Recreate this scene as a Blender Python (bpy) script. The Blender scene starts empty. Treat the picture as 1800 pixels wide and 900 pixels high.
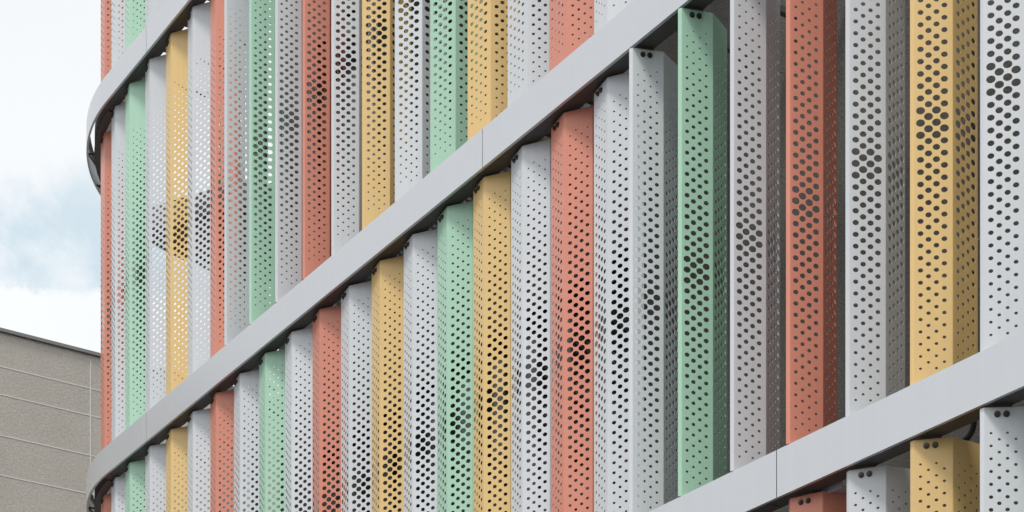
import bpy, math, random
from math import radians as R, sin, cos, tan, pi, sqrt
from mathutils import Vector
from mathutils.geometry import delaunay_2d_cdt
random.seed(7)
col = bpy.context.scene.collection
sc = bpy.context.scene

# ------------------------------------------------------------------ picture geometry
F, CX, HY, VX = 3460.0, 900.0, 2130.0, -1407.0      # focal length, centre, horizon and facade vanishing point of the photo
EYE = 1.6
ZB = 6.8                                            # underside of the middle band above the eye
K = F*ZB/.814
_n = sqrt((CX-VX)**2+F*F)
T = Vector((-(CX-VX)/_n, F/_n)); N = Vector((F/_n, (CX-VX)/_n))   # along the facade (to the far end) / into the building
def zl(slope): return slope/.814*ZB + EYE
ZL = {'A0': zl(1.225), 'A1': zl(1.2535), 'B0': zl(.814), 'B1': zl(.8445), 'C0': zl(.4528), 'C1': zl(.483)}
def face_pt(x, w=0.0):
    """point on the line parallel to the fascia at depth w behind it, seen at picture column x"""
    u = (x-CX)/F
    D0 = K/(1000-VX); P0 = Vector(((1000-CX)*D0/F, D0)) + w*N
    # P0 + s T = (u D, D)
    s = (u*P0.y - P0.x)/(T.x - u*T.y)
    return P0 + s*T
P_H = .06                                           # vertical hole pitch

# ------------------------------------------------------------------ helpers
def tag(o, label=None, cat=None, group=None, kind=None):
    if label: o['label'] = label
    if cat: o['category'] = cat
    if group: o['group'] = group
    if kind: o['kind'] = kind
    return o
def empty(name, loc, rz=0):
    o = bpy.data.objects.new(name, None); col.objects.link(o)
    o.location = loc; o.rotation_euler = (0, 0, rz); o.empty_display_size = .1
    return o
class MB:
    def __init__(s): s.v = []; s.f = []
    def add(s, vs, fs):
        n = len(s.v); s.v += [tuple(p) for p in vs]; s.f += [tuple(i+n for i in f) for f in fs]
    def box(s, c, d, ax=None):
        """centre, half sizes, optional (ex, ey) plan axes"""
        ex, ey = ax if ax else (Vector((1, 0)), Vector((0, 1)))
        vs = []
        for k in (-1, 1):
            for j in (-1, 1):
                for i in (-1, 1):
                    p = ex*(i*d[0]) + ey*(j*d[1])
                    vs.append((c[0]+p.x, c[1]+p.y, c[2]+k*d[2]))
        s.add(vs, [(0, 2, 3, 1), (4, 5, 7, 6), (0, 1, 5, 4), (2, 6, 7, 3), (0, 4, 6, 2), (1, 3, 7, 5)])
    def prism(s, pts, z0, z1):
        n = len(pts)
        vs = [(p[0], p[1], z0) for p in pts]+[(p[0], p[1], z1) for p in pts]
        s.add(vs, [tuple(range(n))[::-1], tuple(range(n, 2*n))]+[(i, (i+1) % n, n+(i+1) % n, n+i) for i in range(n)])
    def sweep(s, path, prof, cap=True):
        """path: list of (point2d, inward normal2d); prof: closed list of (inward, z)"""
        n = len(prof); vs = []; fs = []
        for p, nn in path:
            for w, z in prof: vs.append((p.x+nn.x*w, p.y+nn.y*w, z))
        for i in range(len(path)-1):
            for j in range(n):
                a = i*n+j; b = i*n+(j+1) % n
                fs.append((a, b, b+n, a+n))
        if cap: fs += [tuple(range(n))[::-1], tuple(range((len(path)-1)*n, len(path)*n))]
        s.add(vs, fs)
    def tube(s, pts, r, seg=10, rfun=None):
        n = len(pts); vs = []; fs = []
        up = Vector((.3, .2, .93))
        for i, p in enumerate(pts):
            d = (pts[min(i+1, n-1)]-pts[max(i-1, 0)]).normalized()
            a = d.cross(Vector((1, 0, 0))) if abs(d.x) < .8 else d.cross(Vector((0, 1, 0)))
            a.normalize(); b = d.cross(a)
            rr = rfun(i) if rfun else r
            for k in range(seg):
                t = 2*pi*k/seg; q = p+a*(cos(t)*rr)+b*(sin(t)*rr); vs.append(tuple(q))
        for i in range(n-1):
            for k in range(seg):
                fs.append((i*seg+k, i*seg+(k+1) % seg, (i+1)*seg+(k+1) % seg, (i+1)*seg+k))
        fs += [tuple(range(seg))[::-1], tuple(range((n-1)*seg, n*seg))]
        s.add(vs, fs)
    def mesh(s, name, m=None, smooth=False):
        me = bpy.data.meshes.new(name); me.from_pydata(s.v, [], s.f); me.update()
        if m: me.materials.append(m)
        if smooth:
            me.polygons.foreach_set('use_smooth', [True]*len(me.polygons))
        return me
    def build(s, name, m, parent=None, smooth=False):
        import bmesh
        me = s.mesh(name, m, smooth)
        bm = bmesh.new(); bm.from_mesh(me); bmesh.ops.recalc_face_normals(bm, faces=bm.faces); bm.to_mesh(me); bm.free()
        return link(name, me, parent)
def link(name, me, parent=None):
    o = bpy.data.objects.new(name, me); col.objects.link(o)
    if parent: o.parent = parent
    return o

# ------------------------------------------------------------------ materials
def mat(name, base, rough=.5, metal=0, grain=.0, gscale=400, mott=.04, mscale=2.0, bump=.0, bscale=300, rnd=0., coat=0., spec=.5, streak=0.):
    m = bpy.data.materials.new(name); m.use_nodes = True
    nt = m.node_tree; b = nt.nodes['Principled BSDF']; L = nt.links
    b.inputs['Roughness'].default_value = rough; b.inputs['Metallic'].default_value = metal
    b.inputs['Coat Weight'].default_value = coat; b.inputs['Specular IOR Level'].default_value = spec
    g = nt.nodes.new('ShaderNodeNewGeometry')
    def noise(scale, detail=3, vec=None, rg=.5):
        n = nt.nodes.new('ShaderNodeTexNoise'); n.inputs['Scale'].default_value = scale
        n.inputs['Detail'].default_value = detail; n.inputs['Roughness'].default_value = rg
        L.new(vec if vec else g.outputs['Position'], n.inputs['Vector']); return n.outputs['Fac']
    def math_(op, a, bb):
        n = nt.nodes.new('ShaderNodeMath'); n.operation = op
        for i, q in enumerate((a, bb)):
            if isinstance(q, (int, float)): n.inputs[i].default_value = q
            else: L.new(q, n.inputs[i])
        return n.outputs[0]
    v = math_('MULTIPLY_ADD', noise(mscale), 2*mott); v.node.inputs[2].default_value = 1-mott
    if grain:
        q = math_('MULTIPLY_ADD', noise(gscale, 2, None, .7), 2*grain); q.node.inputs[2].default_value = 1-grain
        v = math_('MULTIPLY', v, q)
    if streak:
        mp = nt.nodes.new('ShaderNodeMapping'); mp.inputs['Scale'].default_value = (22, 22, .6)
        L.new(g.outputs['Position'], mp.inputs['Vector'])
        q = math_('MULTIPLY_ADD', noise(1.0, 3, mp.outputs[0], .6), 2*streak); q.node.inputs[2].default_value = 1-streak
        v = math_('MULTIPLY', v, q)
    if rnd:
        oi = nt.nodes.new('ShaderNodeObjectInfo')
        q = math_('MULTIPLY_ADD', oi.outputs['Random'], 2*rnd); q.node.inputs[2].default_value = 1-rnd
        v = math_('MULTIPLY', v, q)
    mx = nt.nodes.new('ShaderNodeVectorMath'); mx.operation = 'SCALE'
    mx.inputs[0].default_value = base; L.new(v, mx.inputs['Scale'])
    L.new(mx.outputs[0], b.inputs['Base Color'])
    if bump:
        bp = nt.nodes.new('ShaderNodeBump'); bp.inputs['Strength'].default_value = bump; bp.inputs['Distance'].default_value = .01
        L.new(noise(bscale, 4, None, .65), bp.inputs['Height']); L.new(bp.outputs[0], b.inputs['Normal'])
    return m
M = {
 'white': mat('powder_coat_pale_grey', (.70, .727, .755), .36, grain=.03, gscale=260, mott=.03, rnd=.045, bump=.04, bscale=500, streak=.06, metal=.08),
 'green': mat('powder_coat_mint_green', (.46, .735, .555), .36, grain=.03, gscale=260, mott=.03, rnd=.05, bump=.04, bscale=500, streak=.06, metal=.08),
 'salmon': mat('powder_coat_salmon', (.745, .28, .195), .36, grain=.03, gscale=260, mott=.03, rnd=.05, bump=.04, bscale=500, streak=.06, metal=.08),
 'yellow': mat('powder_coat_ochre_yellow', (.82, .565, .235), .36, grain=.03, gscale=260, mott=.03, rnd=.05, bump=.04, bscale=500, streak=.06, metal=.08),
 'band': mat('painted_aluminium_band', (.655, .672, .695), .33, metal=.45, mott=.03, mscale=.9, grain=.012, gscale=90, streak=.03, bump=.12, bscale=1.6),
 'soffit': mat('shade_darkened_soffit_sheet', (.085, .075, .072), .5, mott=.1, mscale=3, grain=.03),  # shade under the bands is put into this dark brown base colour
 'steel': mat('dark_painted_steel', (.10, .09, .09), .5, mott=.15, mscale=8),
 'bolt': mat('weathered_bolt_metal', (.10, .085, .07), .38, metal=.8, mott=.3, mscale=30),
 'plate': mat('zinc_plate', (.52, .52, .60), .4, metal=.2, mott=.05, mscale=5),
 'stucco': mat('dark_grey_render', (.12, .114, .106), .9, grain=.55, gscale=75, mott=.08, mscale=1.2, bump=.9, bscale=75),
 'tan': mat('tan_pebble_render', (.51, .475, .42), .92, grain=.30, gscale=36, mott=.13, mscale=.9, bump=.7, bscale=30, streak=.0),
 'joint': mat('pale_joint_strip', (.68, .67, .64), .7, mott=.05),
 'cap': mat('grey_parapet_cap', (.24, .23, .22), .6, mott=.08),
 'slab': mat('concrete_slab', (.22, .21, .20), .85, grain=.1, gscale=40, mott=.12, mscale=1.5),
 'glass': mat('added_window_glass', (.012, .013, .015), .06, mott=.1, spec=.5),
 'frame': mat('added_window_frame', (.03, .03, .03), .4),
 'rubber': mat('black_corrugated_plastic', (.012, .012, .013), .45),
 'nylon': mat('white_nylon_tie', (.6, .6, .58), .5),
 'asphalt': mat('asphalt', (.055, .055, .057), .9, grain=.3, gscale=60, mott=.15, mscale=.3, bump=.5, bscale=90),
 'paving': mat('concrete_paving', (.13, .127, .12), .85, grain=.1, gscale=30, mott=.1, mscale=.8, bump=.2, bscale=60),
 'kerb': mat('granite_kerb', (.33, .33, .33), .8, grain=.2, gscale=60, mott=.1),
 'roof': mat('grey_roof_gravel', (.25, .25, .24), .95, grain=.2, gscale=30, mott=.1),
}

# ------------------------------------------------------------------ the folded, perforated sheet (unfolded in 2-D, cut, then bent)
W, RB, BEND, TH = .188, .007, R(43.5), .003
FL, FR = .021, .042
CS = .637*P_H
def make_fin_mesh(name, z0, z1, zh0, zh1, zpk, nseg=14):
    """z0..z1 sheet; holes between zh0 and zh1, widest at zpk"""
    cut = RB*tan(BEND/2); arc = RB*BEND
    segs = [('f', FL-cut), ('a', arc), ('f', W-2*cut), ('a', arc), ('f', W-2*cut), ('a', arc), ('f', FR-cut)]
    lines = [0.0]; bends = []; s = 0.0
    starts = []
    for kind, l in segs:
        starts.append(s)
        if kind == 'a':
            for k in range(1, 5): lines.append(s+l*k/4)
        else: lines.append(s+l)
        s += l
    S = s
    # map s -> plan, origin at the fold between the two broad faces, first broad face along +x
    samples = []
    def walk():
        ang = -BEND; p = Vector((0, 0)); out = [(0.0, p.copy(), ang)]
        s = 0
        for kind, l in segs:
            if kind == 'f':
                p = p+Vector((cos(ang), sin(ang)))*l; s += l; out.append((s, p.copy(), ang))
            else:
                for k in range(4):
                    am = ang+BEND/8; p = p+Vector((cos(am), sin(am)))*(2*RB*sin(BEND/8)); ang += BEND/4; s += l/4
                    out.append((s, p.copy(), ang))
        return out
    tab = walk()
    # virtual corner (fold) position
    iA = [i for i, q in enumerate(tab) if abs(q[0]-starts[3]) < 1e-9][0]
    fold = tab[iA][1]+Vector((cut, 0))
    tab = [(a, p-fold, g) for a, p, g in tab]
    def at(s):
        for i in range(len(tab)-1):
            if s <= tab[i+1][0]+1e-9:
                a, p, g = tab[i]; b, q, h = tab[i+1]
                t = 0 if b == a else max(0, min(1, (s-a)/(b-a)))
                return p.lerp(q, t), g+(h-g)*t
        return tab[-1][1], tab[-1][2]
    # holes
    sA = starts[2]-cut; sB = starts[4]-cut
    cols = [(sA+.55*P_H+CS*j, j) for j in range(4)]+[(sB+W-.55*P_H-CS*(3-j), j+4) for j in range(4)]
    half = max(zh1-zpk, zpk-zh0)
    verts = []; edges = []; holes = []
    def addv(x, y): verts.append(Vector((x, y))); return len(verts)-1
    for i, l in enumerate(lines):
        a = addv(l, z0); b = addv(l, z1); edges.append((a, b))
        if i: edges += [(pa, a), (pb, b)]
        pa, pb = a, b
    n = int((zh1-zh0)/P_H)+2
    for sx, j in cols:
        for k in range(-n, n):
            z = zpk+(k+(.5 if j % 2 else 0))*P_H
            if z < zh0 or z > zh1: continue
            r = 1-abs(z-zpk)/half
            w = P_H*(.15+.48*max(r, 0)**.75)
            if abs(z-zpk) < 1.1*P_H: w = P_H*.725
            a_, b_ = w/2, w*.84/2
            holes.append((sx, z, a_, b_))
            ids = [addv(sx+a_*cos(2*pi*q/nseg), z+b_*sin(2*pi*q/nseg)) for q in range(nseg)]
            edges += [(ids[q], ids[(q+1) % nseg]) for q in range(nseg)]
    ov, oe, of, _, _, _ = delaunay_2d_cdt(verts, edges, [], 0, 1e-6)
    # reject faces inside holes (grid lookup)
    grid = {}
    for h in holes: grid.setdefault((round(h[1]/P_H)), []).append(h)
    faces = []
    for f in of:
        cx = sum(ov[i].x for i in f)/len(f); cy = sum(ov[i].y for i in f)/len(f)
        ins = False
        k = round(cy/P_H)
        for kk in (k-1, k, k+1):
            for h in grid.get(kk, ()):
                if ((cx-h[0])/h[2])**2+((cy-h[1])/h[3])**2 < .985: ins = True; break
            if ins: break
        if not ins and len(f) >= 3: faces.append(tuple(f))
    fv = []; bv = []
    for v in ov:
        p, g = at(v.x); nn = Vector((sin(g), -cos(g)))
        fv.append((p.x+nn.x*TH/2, p.y+nn.y*TH/2, v.y)); bv.append((p.x-nn.x*TH/2, p.y-nn.y*TH/2, v.y))
    nv = len(fv)
    cnt = {}
    for f in faces:
        for i in range(len(f)):
            a, b = f[i], f[(i+1) % len(f)]
            cnt[(a, b)] = cnt.get((a, b), 0)+1
    allf = [f for f in faces]+[tuple(i+nv for i in f[::-1]) for f in faces]
    for (a, b) in list(cnt):
        if (b, a) not in cnt: allf.append((b, a, a+nv, b+nv))
    me = bpy.data.meshes.new(name); me.from_pydata(fv+bv, [], allf); me.update()
    me.materials.append(M['white'])
    return me

H_T = .010
rows = {   # z0, z1, lowest hole, highest hole, widest hole
 0: (ZL['A1']+.003, ZL['A1']+3.05, ZL['A1']+.14, ZL['A1']+2.70, ZL['A1']+1.45),
 1: (ZL['B1']+.003, ZL['A0']-H_T, zl(.862), zl(1.1755), zl(1.014)),
 2: (ZL['C1']+.003, ZL['B0']-H_T, zl(.490), zl(.7995), zl(.6365)),
 3: (ZL['C0']-3.05, ZL['C0']-H_T, ZL['C0']-2.9, zl(.4390), ZL['C0']-1.45),
}
fin_mesh = {k: make_fin_mesh('fin_sheet', *v) for k, v in rows.items()}

def hexbolt(mb, c, ax_n, ax_t, r=.0125):
    """bolt head with washer, axis along ax_n (plan vector), at c"""
    def ring(rad, d, n, off=0):
        vs = []
        for k in range(n):
            t = 2*pi*k/n+off
            vs.append((c[0]+ax_n.x*d+ax_t.x*rad*cos(t), c[1]+ax_n.y*d+ax_t.y*rad*cos(t), c[2]+rad*sin(t)))
        return vs
    for (r0, d0, r1, d1, n) in ((r*1.25, -.001, r*1.25, .003, 16), (r, .003, r*.97, .012, 6), (r*.5, .012, r*.45, .019, 10)):
        a = ring(r0, d0, n); b = ring(r1, d1, n)
        mb.add(a+b, [(i, (i+1) % n, n+(i+1) % n, n+i) for i in range(n)]+[tuple(range(n, 2*n))])
A_PIV = .105
# local frame of a fin: pivot at origin, first broad face along +x, camera side is -y
def bolt_mesh():
    mb = MB(); hexbolt(mb, (0, -TH/2, 0), Vector((0, -1)), Vector((1, 0))); return mb.mesh('bolt', M['bolt'])
def bracket_mesh():
    mb = MB(); X = (Vector((1, 0)), Vector((0, 1)))
    mb.box((0, .006, -.035), (.045, .004, .045))           # tab behind the sheet
    mb.box((0, .035, .012), (.050, .033, .003))            # ledge under the beam
    mb.box((.035, .040, -.018), (.003, .030, .026))        # stiffener
    return mb.mesh('bracket', M['steel'])
BM, KM = bolt_mesh(), bracket_mesh()

ORD = ['first', 'second', 'third', 'fourth', 'fifth', 'sixth', 'seventh', 'eighth', 'ninth', 'tenth', 'eleventh', 'twelfth', 'thirteenth', 'fourteenth', 'fifteenth', 'sixteenth', 'seventeenth', 'eighteenth', 'nineteenth', 'twentieth', 'twenty-first', 'twenty-second', 'twenty-third', 'twenty-fourth', 'twenty-fifth', 'twenty-sixth', 'twenty-seventh', 'twenty-eighth', 'twenty-ninth', 'thirtieth']
COL = 's w g w y w s w g w s w y w g y w s w w g w s w y w g w s w'.split()
CN = {'s': ('salmon', 'salmon'), 'w': ('white', 'pale grey'), 'g': ('green', 'mint green'), 'y': ('yellow', 'ochre yellow')}
ROWN = {0: 'above the top band', 1: 'between top and middle bands', 2: 'between middle and lower bands', 3: 'hanging below the lowest band'}
protos = {}
def fin(row, idx, fold, theta, label=None, colour=None):
    """fold: plan position of the fold between the two broad faces"""
    piv = fold-A_PIV*Vector((cos(theta), sin(theta)))
    zt = rows[row][1]
    root = empty('perforated_fin', (piv.x, piv.y, rows[row][0]), theta)
    if row not in protos:
        sh = fin_mesh[row]
        for v in sh.vertices: v.co.x += A_PIV; v.co.z -= rows[row][0]
        protos[row] = True
    c = colour or COL[idx]
    p = link('folded_sheet', fin_mesh[row], root)
    p.material_slots[0].link = 'OBJECT'; p.material_slots[0].material = M[CN[c][0]]
    h = zt-rows[row][0]
    if row:
        for dx in (-.021, .021):
            b = link('bolt', BM, root); b.location = (dx, 0, h-.032)
        k = link('bracket', KM, root); k.location = (0, 0, h)
    if not label:
        label = '%s perforated fin %s, %s counting from the rounded corner' % (CN[c][1], ROWN[row], ORD[idx])
    tag(root, label, 'facade fin', 'perforated fins of the facade')
    return root

G18, GP = 4.040e-4, .1297e-4
def pivot(i):
    x = 1/(G18+(18-i)*GP)+VX
    f = face_pt(x, .063); th = R(-67)
    return f-A_PIV*Vector((cos(th), sin(th)))
CURVED = {1: Vector((-3.666, 18.20)), 0: Vector((-3.857, 18.64))}
TH_ROW = {
 0: lambda i: -67,
 1: lambda i: -67 if i < 7 else {7: 15, 8: 14, 9: 14, 10: 13, 11: 4, 12: -5, 13: -14, 14: -27, 15: -38, 16: -48, 17: -58}.get(i, -67),
 2: lambda i: -67 if i < 19 else {19: 13, 20: 15, 21: 15, 22: 14, 23: 4, 24: -5, 25: -15, 26: -27, 27: -38, 28: -48}.get(i, -58),
 3: lambda i: {20: -55, 21: -45, 22: -35, 23: -23, 24: -13, 25: -4, 26: 4, 27: 13, 28: 14}.get(i, 14),
}
for row, rng in ((0, range(0, 5)), (1, range(0, 20)), (2, range(0, 27)), (3, range(22, 27))):
    for i in rng:
        th = R(TH_ROW[row](i)+random.uniform(-.8, .8))
        if i in CURVED: fold = CURVED[i]
        else: fold = pivot(i)+A_PIV*Vector((cos(th), sin(th)))
        if __name__ == '__main__' and i > 1: print('fin', row, i, round(CX+F*fold.x/fold.y))
        fin(row, i, fold, th)

# ------------------------------------------------------------------ the bands that run round the building
XS = -3.75
s0 = (XS-face_pt(1000).x)/T.x
START = face_pt(1000)+s0*T
RAD = 2.47
CEN = START+RAD*N
XR = face_pt(2300)
def plan(s):
    """s metres from the start of the bend; negative = along the front towards the right"""
    if s <= 0: return START+T*s, N.copy()
    if s <= pi*RAD:
        a = s/RAD
        d = -N*cos(a)+T*sin(a)
        return CEN+RAD*d, -d
    return CEN+RAD*N-T*(s-pi*RAD), -N
def run(sa, sb, step=.12):
    out = []
    n = max(1, int(abs(sb-sa)/step)) if sb > 0 else 1
    pts = [sa+(sb-sa)*k/n for k in range(n+1)]
    if sa < 0 < sb: 
        n = max(1, int(sb/step)); pts = [sa]+[sb*k/n for k in range(n+1)]
    if sb > pi*RAD: pts = [p for p in pts if p < pi*RAD]+[pi*RAD, sb] if sa < pi*RAD else [sa, sb]
    return [plan(p) for p in pts]
def s_of(x):   # arc position of picture column x on the front
    return (face_pt(x)-START).dot(T)
S_R = s_of(2300); S_END = pi*RAD+5.0
print('S_R', S_R, 'START', START, CX+F*START.x/START.y)
def band(z0, z1, seams, label):
    root = empty('facade_band', (START.x, START.y, z0))
    o = root.location
    def L(mb, name, m, smooth=False):
        mb.v = [(a-o.x, b-o.y, c-o.z) for a, b, c in mb.v]
        return mb.build(name, m, root, smooth)
    cuts = [S_R]+seams+[S_END]
    h = z1-z0
    for a, b in zip(cuts[:-1], cuts[1:]):
        mb = MB()
        # C-shaped fascia sheet: face, top return, small bottom lip
        prof = [(0, z0), (0, z1), (.034, z1), (.034, z1-.004), (.004, z1-.004), (.004, z0+.004), (.020, z0+.004), (.020, z0)]
        mb.sweep(run(a+.0035, b-.0035), prof)
        L(mb, 'fascia_panel', M['band'])
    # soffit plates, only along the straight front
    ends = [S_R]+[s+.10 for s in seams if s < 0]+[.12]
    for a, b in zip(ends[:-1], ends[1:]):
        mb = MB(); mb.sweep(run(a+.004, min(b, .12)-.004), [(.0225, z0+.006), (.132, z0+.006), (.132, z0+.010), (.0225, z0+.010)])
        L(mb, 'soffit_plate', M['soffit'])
    # carrier beam
    mb = MB(); mb.sweep(run(S_R, S_END), [(.078, z0+.014), (.132, z0+.014), (.132, z1-.03), (.078, z1-.03)])
    L(mb, 'carrier_beam', M['steel'])
    # thin flat that closes the bend from inside
    mb = MB(); mb.sweep(run(.13, S_END), [(.074, z0-.002), (.150, z0-.002), (.150, z0+.008), (.074, z0+.008)])
    L(mb, 'inner_flat', M['steel'])
    # struts between the fascia and the beam round the bend
    for s in (1.02, 1.62, 2.4, 3.2):
        mb = MB()
        p, n = plan(s); q = plan(s+.34)[0]+plan(s+.34)[1]*.10
        a = Vector((p.x+n.x*.006, p.y+n.y*.006, z0+.03)); b = Vector((p.x+n.x*.10, p.y+n.y*.10, z0+.03))
        mb.tube([a, b], .010, 6)
        mb.tube([a+Vector((0, 0, .01)), Vector((q.x, q.y, z0+.035))], .007, 6)
        L(mb, 'strut', M['steel'])
    # arms back to the wall, one per fin
    mb = MB()
    arms = MB()
    for i in range(2, 30):
        c = pivot(i); mid = c+N*.48
        arms = MB(); arms.box((mid.x, mid.y, z1-.05), (.37, .018, .018), (N, T))
        L(arms, 'support_arm', M['steel'])
    tag(root, label, 'facade band', 'horizontal bands of the facade')
    return root
band(ZL['A0'], ZL['A1'], [s_of(257)], 'pale grey curved metal band crossing the top left corner')
band(ZL['B0'], ZL['B1'], [s_of(2087)*1.0, s_of(848), s_of(257)], 'long pale grey metal band through the middle, sweeping round the corner')
band(ZL['C0'], ZL['C1'], [s_of(1365), s_of(523)], 'pale grey metal band at the lower right with one seam')

def rear_fin(row, x, c, extra, label):
    best = min((abs(CX+F*(plan(k*.01)[0]+plan(k*.01)[1]*.11).x/(plan(k*.01)[0]+plan(k*.01)[1]*.11).y-x), k) for k in range(int(RAD*pi*50), int(S_END*100)))
    s = best[1]*.01; p, n = plan(s)
    th = R(-67+extra)-min(s/RAD, pi)
    fin(row, 0, p+n*.11+A_PIV*Vector((cos(th), sin(th))), th, label, c)
for row, nm in ((0, 'above the top band'), (1, 'under the top band')):
    for x, c, e, w_ in ((226, 'w', 10, 'nearest the corner'), (346, 'g', 0, 'second from the corner'), (386, 'w', -10, 'third from the corner')):
        rear_fin(row, x, c, e, '%s fin %s on the far side, %s' % (CN[c][1], nm, w_))

# ------------------------------------------------------------------ building body behind the fins
bld = empty('office_building', (0, 0, 0))
WP = .86
def wallpt(x, w): p = face_pt(x, w); return p
pl = wallpt(490, WP); pr = wallpt(2450, WP)
mb = MB(); mb.prism([pl, pr, pr+N*3.2, pl+N*3.2], 0, ZL['A1']+4.2)
wall = mb.build('wall', M['stucco'], bld)
cq = Vector(((222-CX)/F*19.5, 19.5))
mb = MB(); mb.tube([Vector((cq.x, cq.y, 0)), Vector((cq.x, cq.y, ZL['A1']+4))], .19, 28); mb.build('column', M['stucco'], bld)  # dark round post, added to block the sky behind the far-left fin holes
cp = wallpt(456, WP+.1)
mb = MB(); mb.tube([Vector((cp.x, cp.y, 0)), Vector((cp.x, cp.y, ZL['A1']+4))], .075, 20); mb.build('column', M['stucco'], bld)
# windows: dark glazed strips added behind the fins to blacken their holes
Ln = (pl-pr).length
def added_window(sa, sb, z0, z1):
    c = pr+T*((sa+sb)/2)-N*.02
    fr = MB(); hw = (sb-sa)/2; hz = (z1-z0)/2; zc = (z0+z1)/2
    for dz in (-1, 1): fr.box((c.x, c.y, zc+dz*(hz-.03)), (hw, .035, .03), (T, N))
    nm = max(1, int((sb-sa)/1.2))
    for k in range(nm+1):
        q = c+T*(-hw+.03+(2*hw-.06)*k/nm)
        fr.box((q.x, q.y, zc), (.03, .032, hz-.06), (T, N))
    f = fr.build('added_window', M['frame'], bld)
    g = MB(); g.box((c.x, c.y, zc), (hw-.02, .008, hz-.02), (T, N)); g.build('pane', M['glass'], f)
def s_wall(x): return (wallpt(x, WP)-pr).dot(T)
for (xa, xb, za, zb) in ((1130, 860, ZL['C1']+.25, ZL['B0']-.45), (850, 560, ZL['C1']+.25, ZL['B0']-.45),
                         (1130, 860, ZL['B1']+.3, ZL['A0']-.45), (850, 560, ZL['B1']+.3, ZL['A0']-.45)):
    added_window(s_wall(xa), s_wall(xb), za, zb)
tag(bld, 'dark grey rendered building wall glimpsed behind the perforated fins', 'building')
# curved terrace decks at the rounded end
def deck(z, label):
    root = empty('terrace_deck', (CEN.x, CEN.y, z))
    mb = MB()
    path = run(2.6, S_END, .2)
    mb.sweep(path, [(.16, z-.02), (1.35, z-.02), (1.35, z+.22), (.16, z+.22)])
    mb.v = [(a-CEN.x, b-CEN.y, c-z) for a, b, c in mb.v]
    mb.build('slab', M['slab'], root)
    b = MB()
    for a in (2.9, 4.3):
        p, n = plan(a); e = p+n*3.6; m = (p+n*1.2+e)/2
        b.box((m.x, m.y, z+.05), (1.25, .05, .10), (n, Vector((-n.y, n.x))))
    b.v = [(a-CEN.x, bb-CEN.y, c-z) for a, bb, c in b.v]
    b.build('beam', M['steel'], root)
    tag(root, label, 'deck', 'terrace decks in the rounded end')
deck(ZL['A0']+.05, 'dark curved deck seen through the fins behind the top band')
deck(ZL['B0']+.05, 'dark curved deck behind the middle band at the rounded corner')

# ------------------------------------------------------------------ conduit, mounting plate
q = face_pt(1712, .42)
pts = []
zc = ZL['C0']
zz = ZL['B0']-.2
while zz > zc+.165: pts.append(Vector((q.x, q.y, zz))); zz -= .006
n_s = len(pts)
for k in range(1, 40):
    a = min(k/24, 1)*R(62)
    d = Vector((-sin(a)*.95, -sin(a)*.15, -cos(a)))
    pts.append(pts[-1]+d*.006)
mb = MB(); mb.tube(pts, .014, 12, rfun=lambda i: .0135+(.0022 if i % 2 else 0))
cn = empty('cable_conduit', (q.x, q.y, zc))
mb.v = [(a-q.x, b-q.y, c-zc) for a, b, c in mb.v]
mb.build('corrugated_tube', M['rubber'], cn)
for z in (zc+1.05, zc+1.95, zc+2.65):
    t = MB(); t.tube([Vector((0, 0, z-zc-.003)), Vector((0, 0, z-zc+.003))], .018, 12)
    t.tube([Vector((.005, -.016, z-zc)), Vector((.022, -.04, z-zc+.012)), Vector((.028, -.05, z-zc+.03))], .0022, 5)
    t.build('cable_tie', M['nylon'], cn)
tag(cn, 'black corrugated conduit running down behind the ochre yellow fin', 'conduit')

pq = face_pt(1478, .25)
pe = empty('mounting_plate', (pq.x, pq.y, ZL['C0']))
mb = MB(); mb.box((0, 0, -.012), (.12, .10, .003), (T, N)); mb.box((N.x*-.1, N.y*-.1, -.0), (.12, .003, .02), (T, N))
mb.build('plate', M['plate'], pe)
tag(pe, 'small pale metal plate under the lowest band above the salmon fin', 'plate')

# ------------------------------------------------------------------ neighbouring building
D0 = 30.0
nb = Vector(((0-CX)/F*D0, D0)); zt = (HY-577)*D0/F+EYE
root = empty('neighbouring_building', (nb.x, nb.y, 0))
def at_x(x):      # metres along N from nb at picture column x
    u = (x-CX)/F
    return (u*nb.y-nb.x)/(N.x-u*N.y)
mb = MB(); o0 = Vector((0, 0)); a = N*-14; b = N*22
mb.prism([a, b, b+T*12, a+T*12], 0, zt-.06)
mb.build('wall', M['tan'], root)
mb = MB(); mb.prism([a-T*.05-N*.05, b-T*.05, b+T*.35, a+T*.35-N*.05], zt-.058, zt-.008); mb.build('parapet_cap', M['cap'], root)
mb = MB(); mb.prism([a+T*.36, b+T*.36, b+T*12, a+T*12], zt-.057, zt-.03); mb.build('roof', M['roof'], root)
for y in (644, 693, 765, 835, 905, 975, 1045, 1115, 1185):
    z = (HY-y)*D0/F+EYE
    j = MB(); c = (a+b)/2-T*.001; j.box((c.x, c.y, z), (18, .004, .0085), (N, T)); j.build('joint_strip', M['joint'], root)
for s in (at_x(159), at_x(159)-5.4, at_x(159)-10.8, at_x(159)+5.4, at_x(159)+10.8):
    c = N*s-T*.004; j = MB(); j.box((c.x, c.y, (zt-.1)/2), (.011, .004, (zt-.1)/2-.05), (N, T)); j.build('joint_strip', M['joint'], root)
tag(root, 'tan rendered building with pale joint lines behind the rounded corner', 'building')

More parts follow.
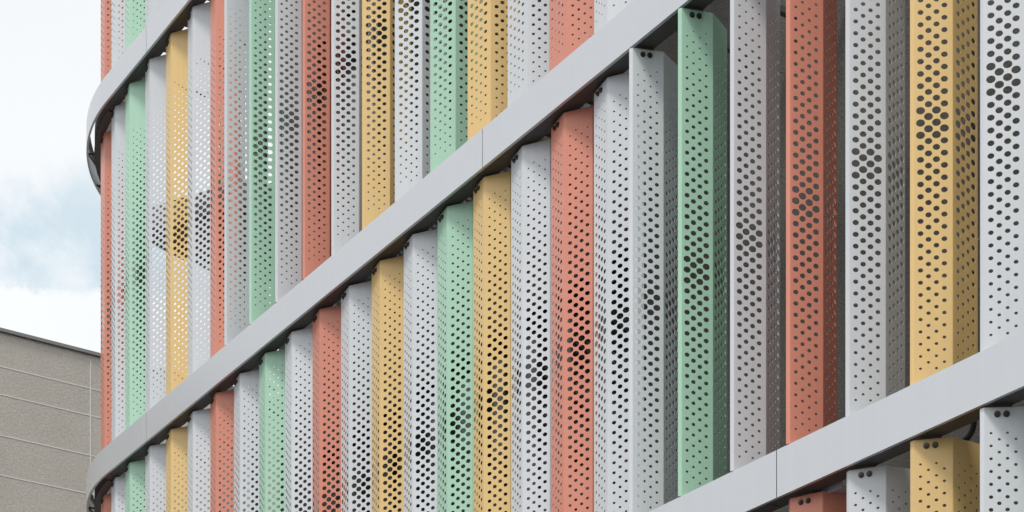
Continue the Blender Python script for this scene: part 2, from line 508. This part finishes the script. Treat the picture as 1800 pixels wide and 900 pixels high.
# ------------------------------------------------------------------ ground
mb = MB(); mb.box((0, 0, -.05), (1500, 1500, .05)); tag(mb.build('ground', M['asphalt']), kind='structure')
c = face_pt(1000, -1.5)
mb = MB(); mb.prism([c-T*40-N*9, c+T*13-N*9, c+T*13+N*9, c-T*40+N*9], .0, .13)
tag(mb.build('pavement', M['paving']), kind='structure')
mb = MB(); mb.prism([c-T*40-N*9.16, c+T*13-N*9.16, c+T*13-N*9.004, c-T*40-N*9.004], 0, .136)
tag(mb.build('kerb', M['kerb']), kind='structure')

# ------------------------------------------------------------------ sky and sun
SUN_EL, SUN_AZ = R(58), R(-152)      # azimuth measured from +Y towards +X
w = bpy.data.worlds.new('World'); sc.world = w; w.use_nodes = True
nt = w.node_tree; L = nt.links; bg = nt.nodes['Background']; bg.inputs['Strength'].default_value = .10
sky = nt.nodes.new('ShaderNodeTexSky'); sky.sky_type = 'NISHITA'; sky.sun_disc = False
sky.sun_elevation = SUN_EL; sky.sun_rotation = SUN_AZ; sky.dust_density = 2.0; sky.air_density = 1.0
tc = nt.nodes.new('ShaderNodeTexCoord')
def nz(scale, det, rg, off=(0, 0, 0), sc3=(1, 1, 1)):
    mp = nt.nodes.new('ShaderNodeMapping'); mp.inputs['Location'].default_value = off; mp.inputs['Scale'].default_value = sc3
    L.new(tc.outputs['Generated'], mp.inputs['Vector'])
    n = nt.nodes.new('ShaderNodeTexNoise'); n.inputs['Scale'].default_value = scale; n.inputs['Detail'].default_value = det; n.inputs['Roughness'].default_value = rg
    L.new(mp.outputs[0], n.inputs['Vector']); return n.outputs['Fac']
def mt(op, a, b=None, c=None, clamp=False):
    n = nt.nodes.new('ShaderNodeMath'); n.operation = op; n.use_clamp = clamp
    for i, q in enumerate((a, b, c)):
        if q is None: continue
        if isinstance(q, (int, float)): n.inputs[i].default_value = q
        else: L.new(q, n.inputs[i])
    return n.outputs[0]
def mr(v, a, b, c, d):
    n = nt.nodes.new('ShaderNodeMapRange'); n.interpolation_type = 'SMOOTHSTEP'
    L.new(v, n.inputs['Value'])
    for k, q in zip(('From Min', 'From Max', 'To Min', 'To Max'), (a, b, c, d)): n.inputs[k].default_value = q
    return n.outputs[0]
sx = nt.nodes.new('ShaderNodeSeparateXYZ'); L.new(tc.outputs['Generated'], sx.inputs[0])
zd = mt('ADD', sx.outputs['Z'], mt('MULTIPLY_ADD', nz(17, 9, .6, (3.1, .4, 1.7)), .05, -.025))
# a band of thin cloud low over the roofs where blue shows, with the solid top of a cumulus under it
gapband = mt('MULTIPLY', mr(zd, .4140, .4175, 0, 1), mr(zd, .438, .462, 1, 0))
patch = mr(nz(16, 8, .6, (.7, 2.2, .3)), .40, .60, .2, 1)
blue = mt('MULTIPLY', gapband, patch)
blue2 = mr(nz(3.0, 6, .55, (5.2, 1.2, 8.1), (1, 1, 1.6)), .62, .78, 0, .7)      # further openings in the overcast elsewhere
blue2 = mt('MULTIPLY', blue2, mr(sx.outputs['Z'], .50, .62, 0, 1))
bf = mt('MAXIMUM', blue, blue2)
tone = mt('MULTIPLY_ADD', nz(4.5, 5, .5, (1.3, 4.4, 2.0)), 1.5, 7.2)
cl = nt.nodes.new('ShaderNodeVectorMath'); cl.operation = 'SCALE'; cl.inputs[0].default_value = (.972, .996, 1.022); L.new(tone, cl.inputs['Scale'])
sk2 = nt.nodes.new('ShaderNodeMix'); sk2.data_type = 'RGBA'; sk2.inputs[0].default_value = .72
L.new(sky.outputs[0], sk2.inputs[6]); sk2.inputs[7].default_value = (6.9, 8.05, 8.5, 1)      # thin veil in the openings
mix = nt.nodes.new('ShaderNodeMix'); mix.data_type = 'RGBA'
L.new(bf, mix.inputs[0]); L.new(cl.outputs[0], mix.inputs[6]); L.new(sk2.outputs[2], mix.inputs[7])
L.new(mix.outputs[2], bg.inputs['Color'])
sl = bpy.data.lights.new('sun', 'SUN'); sl.energy = 1.5; sl.angle = R(14); sl.color = (1, .965, .91)
so = bpy.data.objects.new('sun', sl); col.objects.link(so)
d = Vector((sin(SUN_AZ)*cos(SUN_EL), cos(SUN_AZ)*cos(SUN_EL), sin(SUN_EL)))
so.rotation_euler = d.to_track_quat('Z', 'Y').to_euler(); so.location = (0, -5, 30)

# ------------------------------------------------------------------ camera
cd = bpy.data.cameras.new('camera'); cam = bpy.data.objects.new('camera', cd); col.objects.link(cam)
cam.location = (0, 0, EYE); cam.rotation_euler = (R(90), 0, 0)
cd.sensor_width = 36; cd.lens = F/1800*36; cd.shift_y = (HY-450)/1800; cd.clip_start = .1; cd.clip_end = 5000
sc.camera = cam
sc.view_settings.view_transform = 'Standard'; sc.view_settings.look = 'None'; sc.view_settings.gamma = 1
sc.view_settings.exposure = 0.30; sc.view_settings.use_curve_mapping = False
sc.cycles.max_bounces = 8; sc.cycles.diffuse_bounces = 5
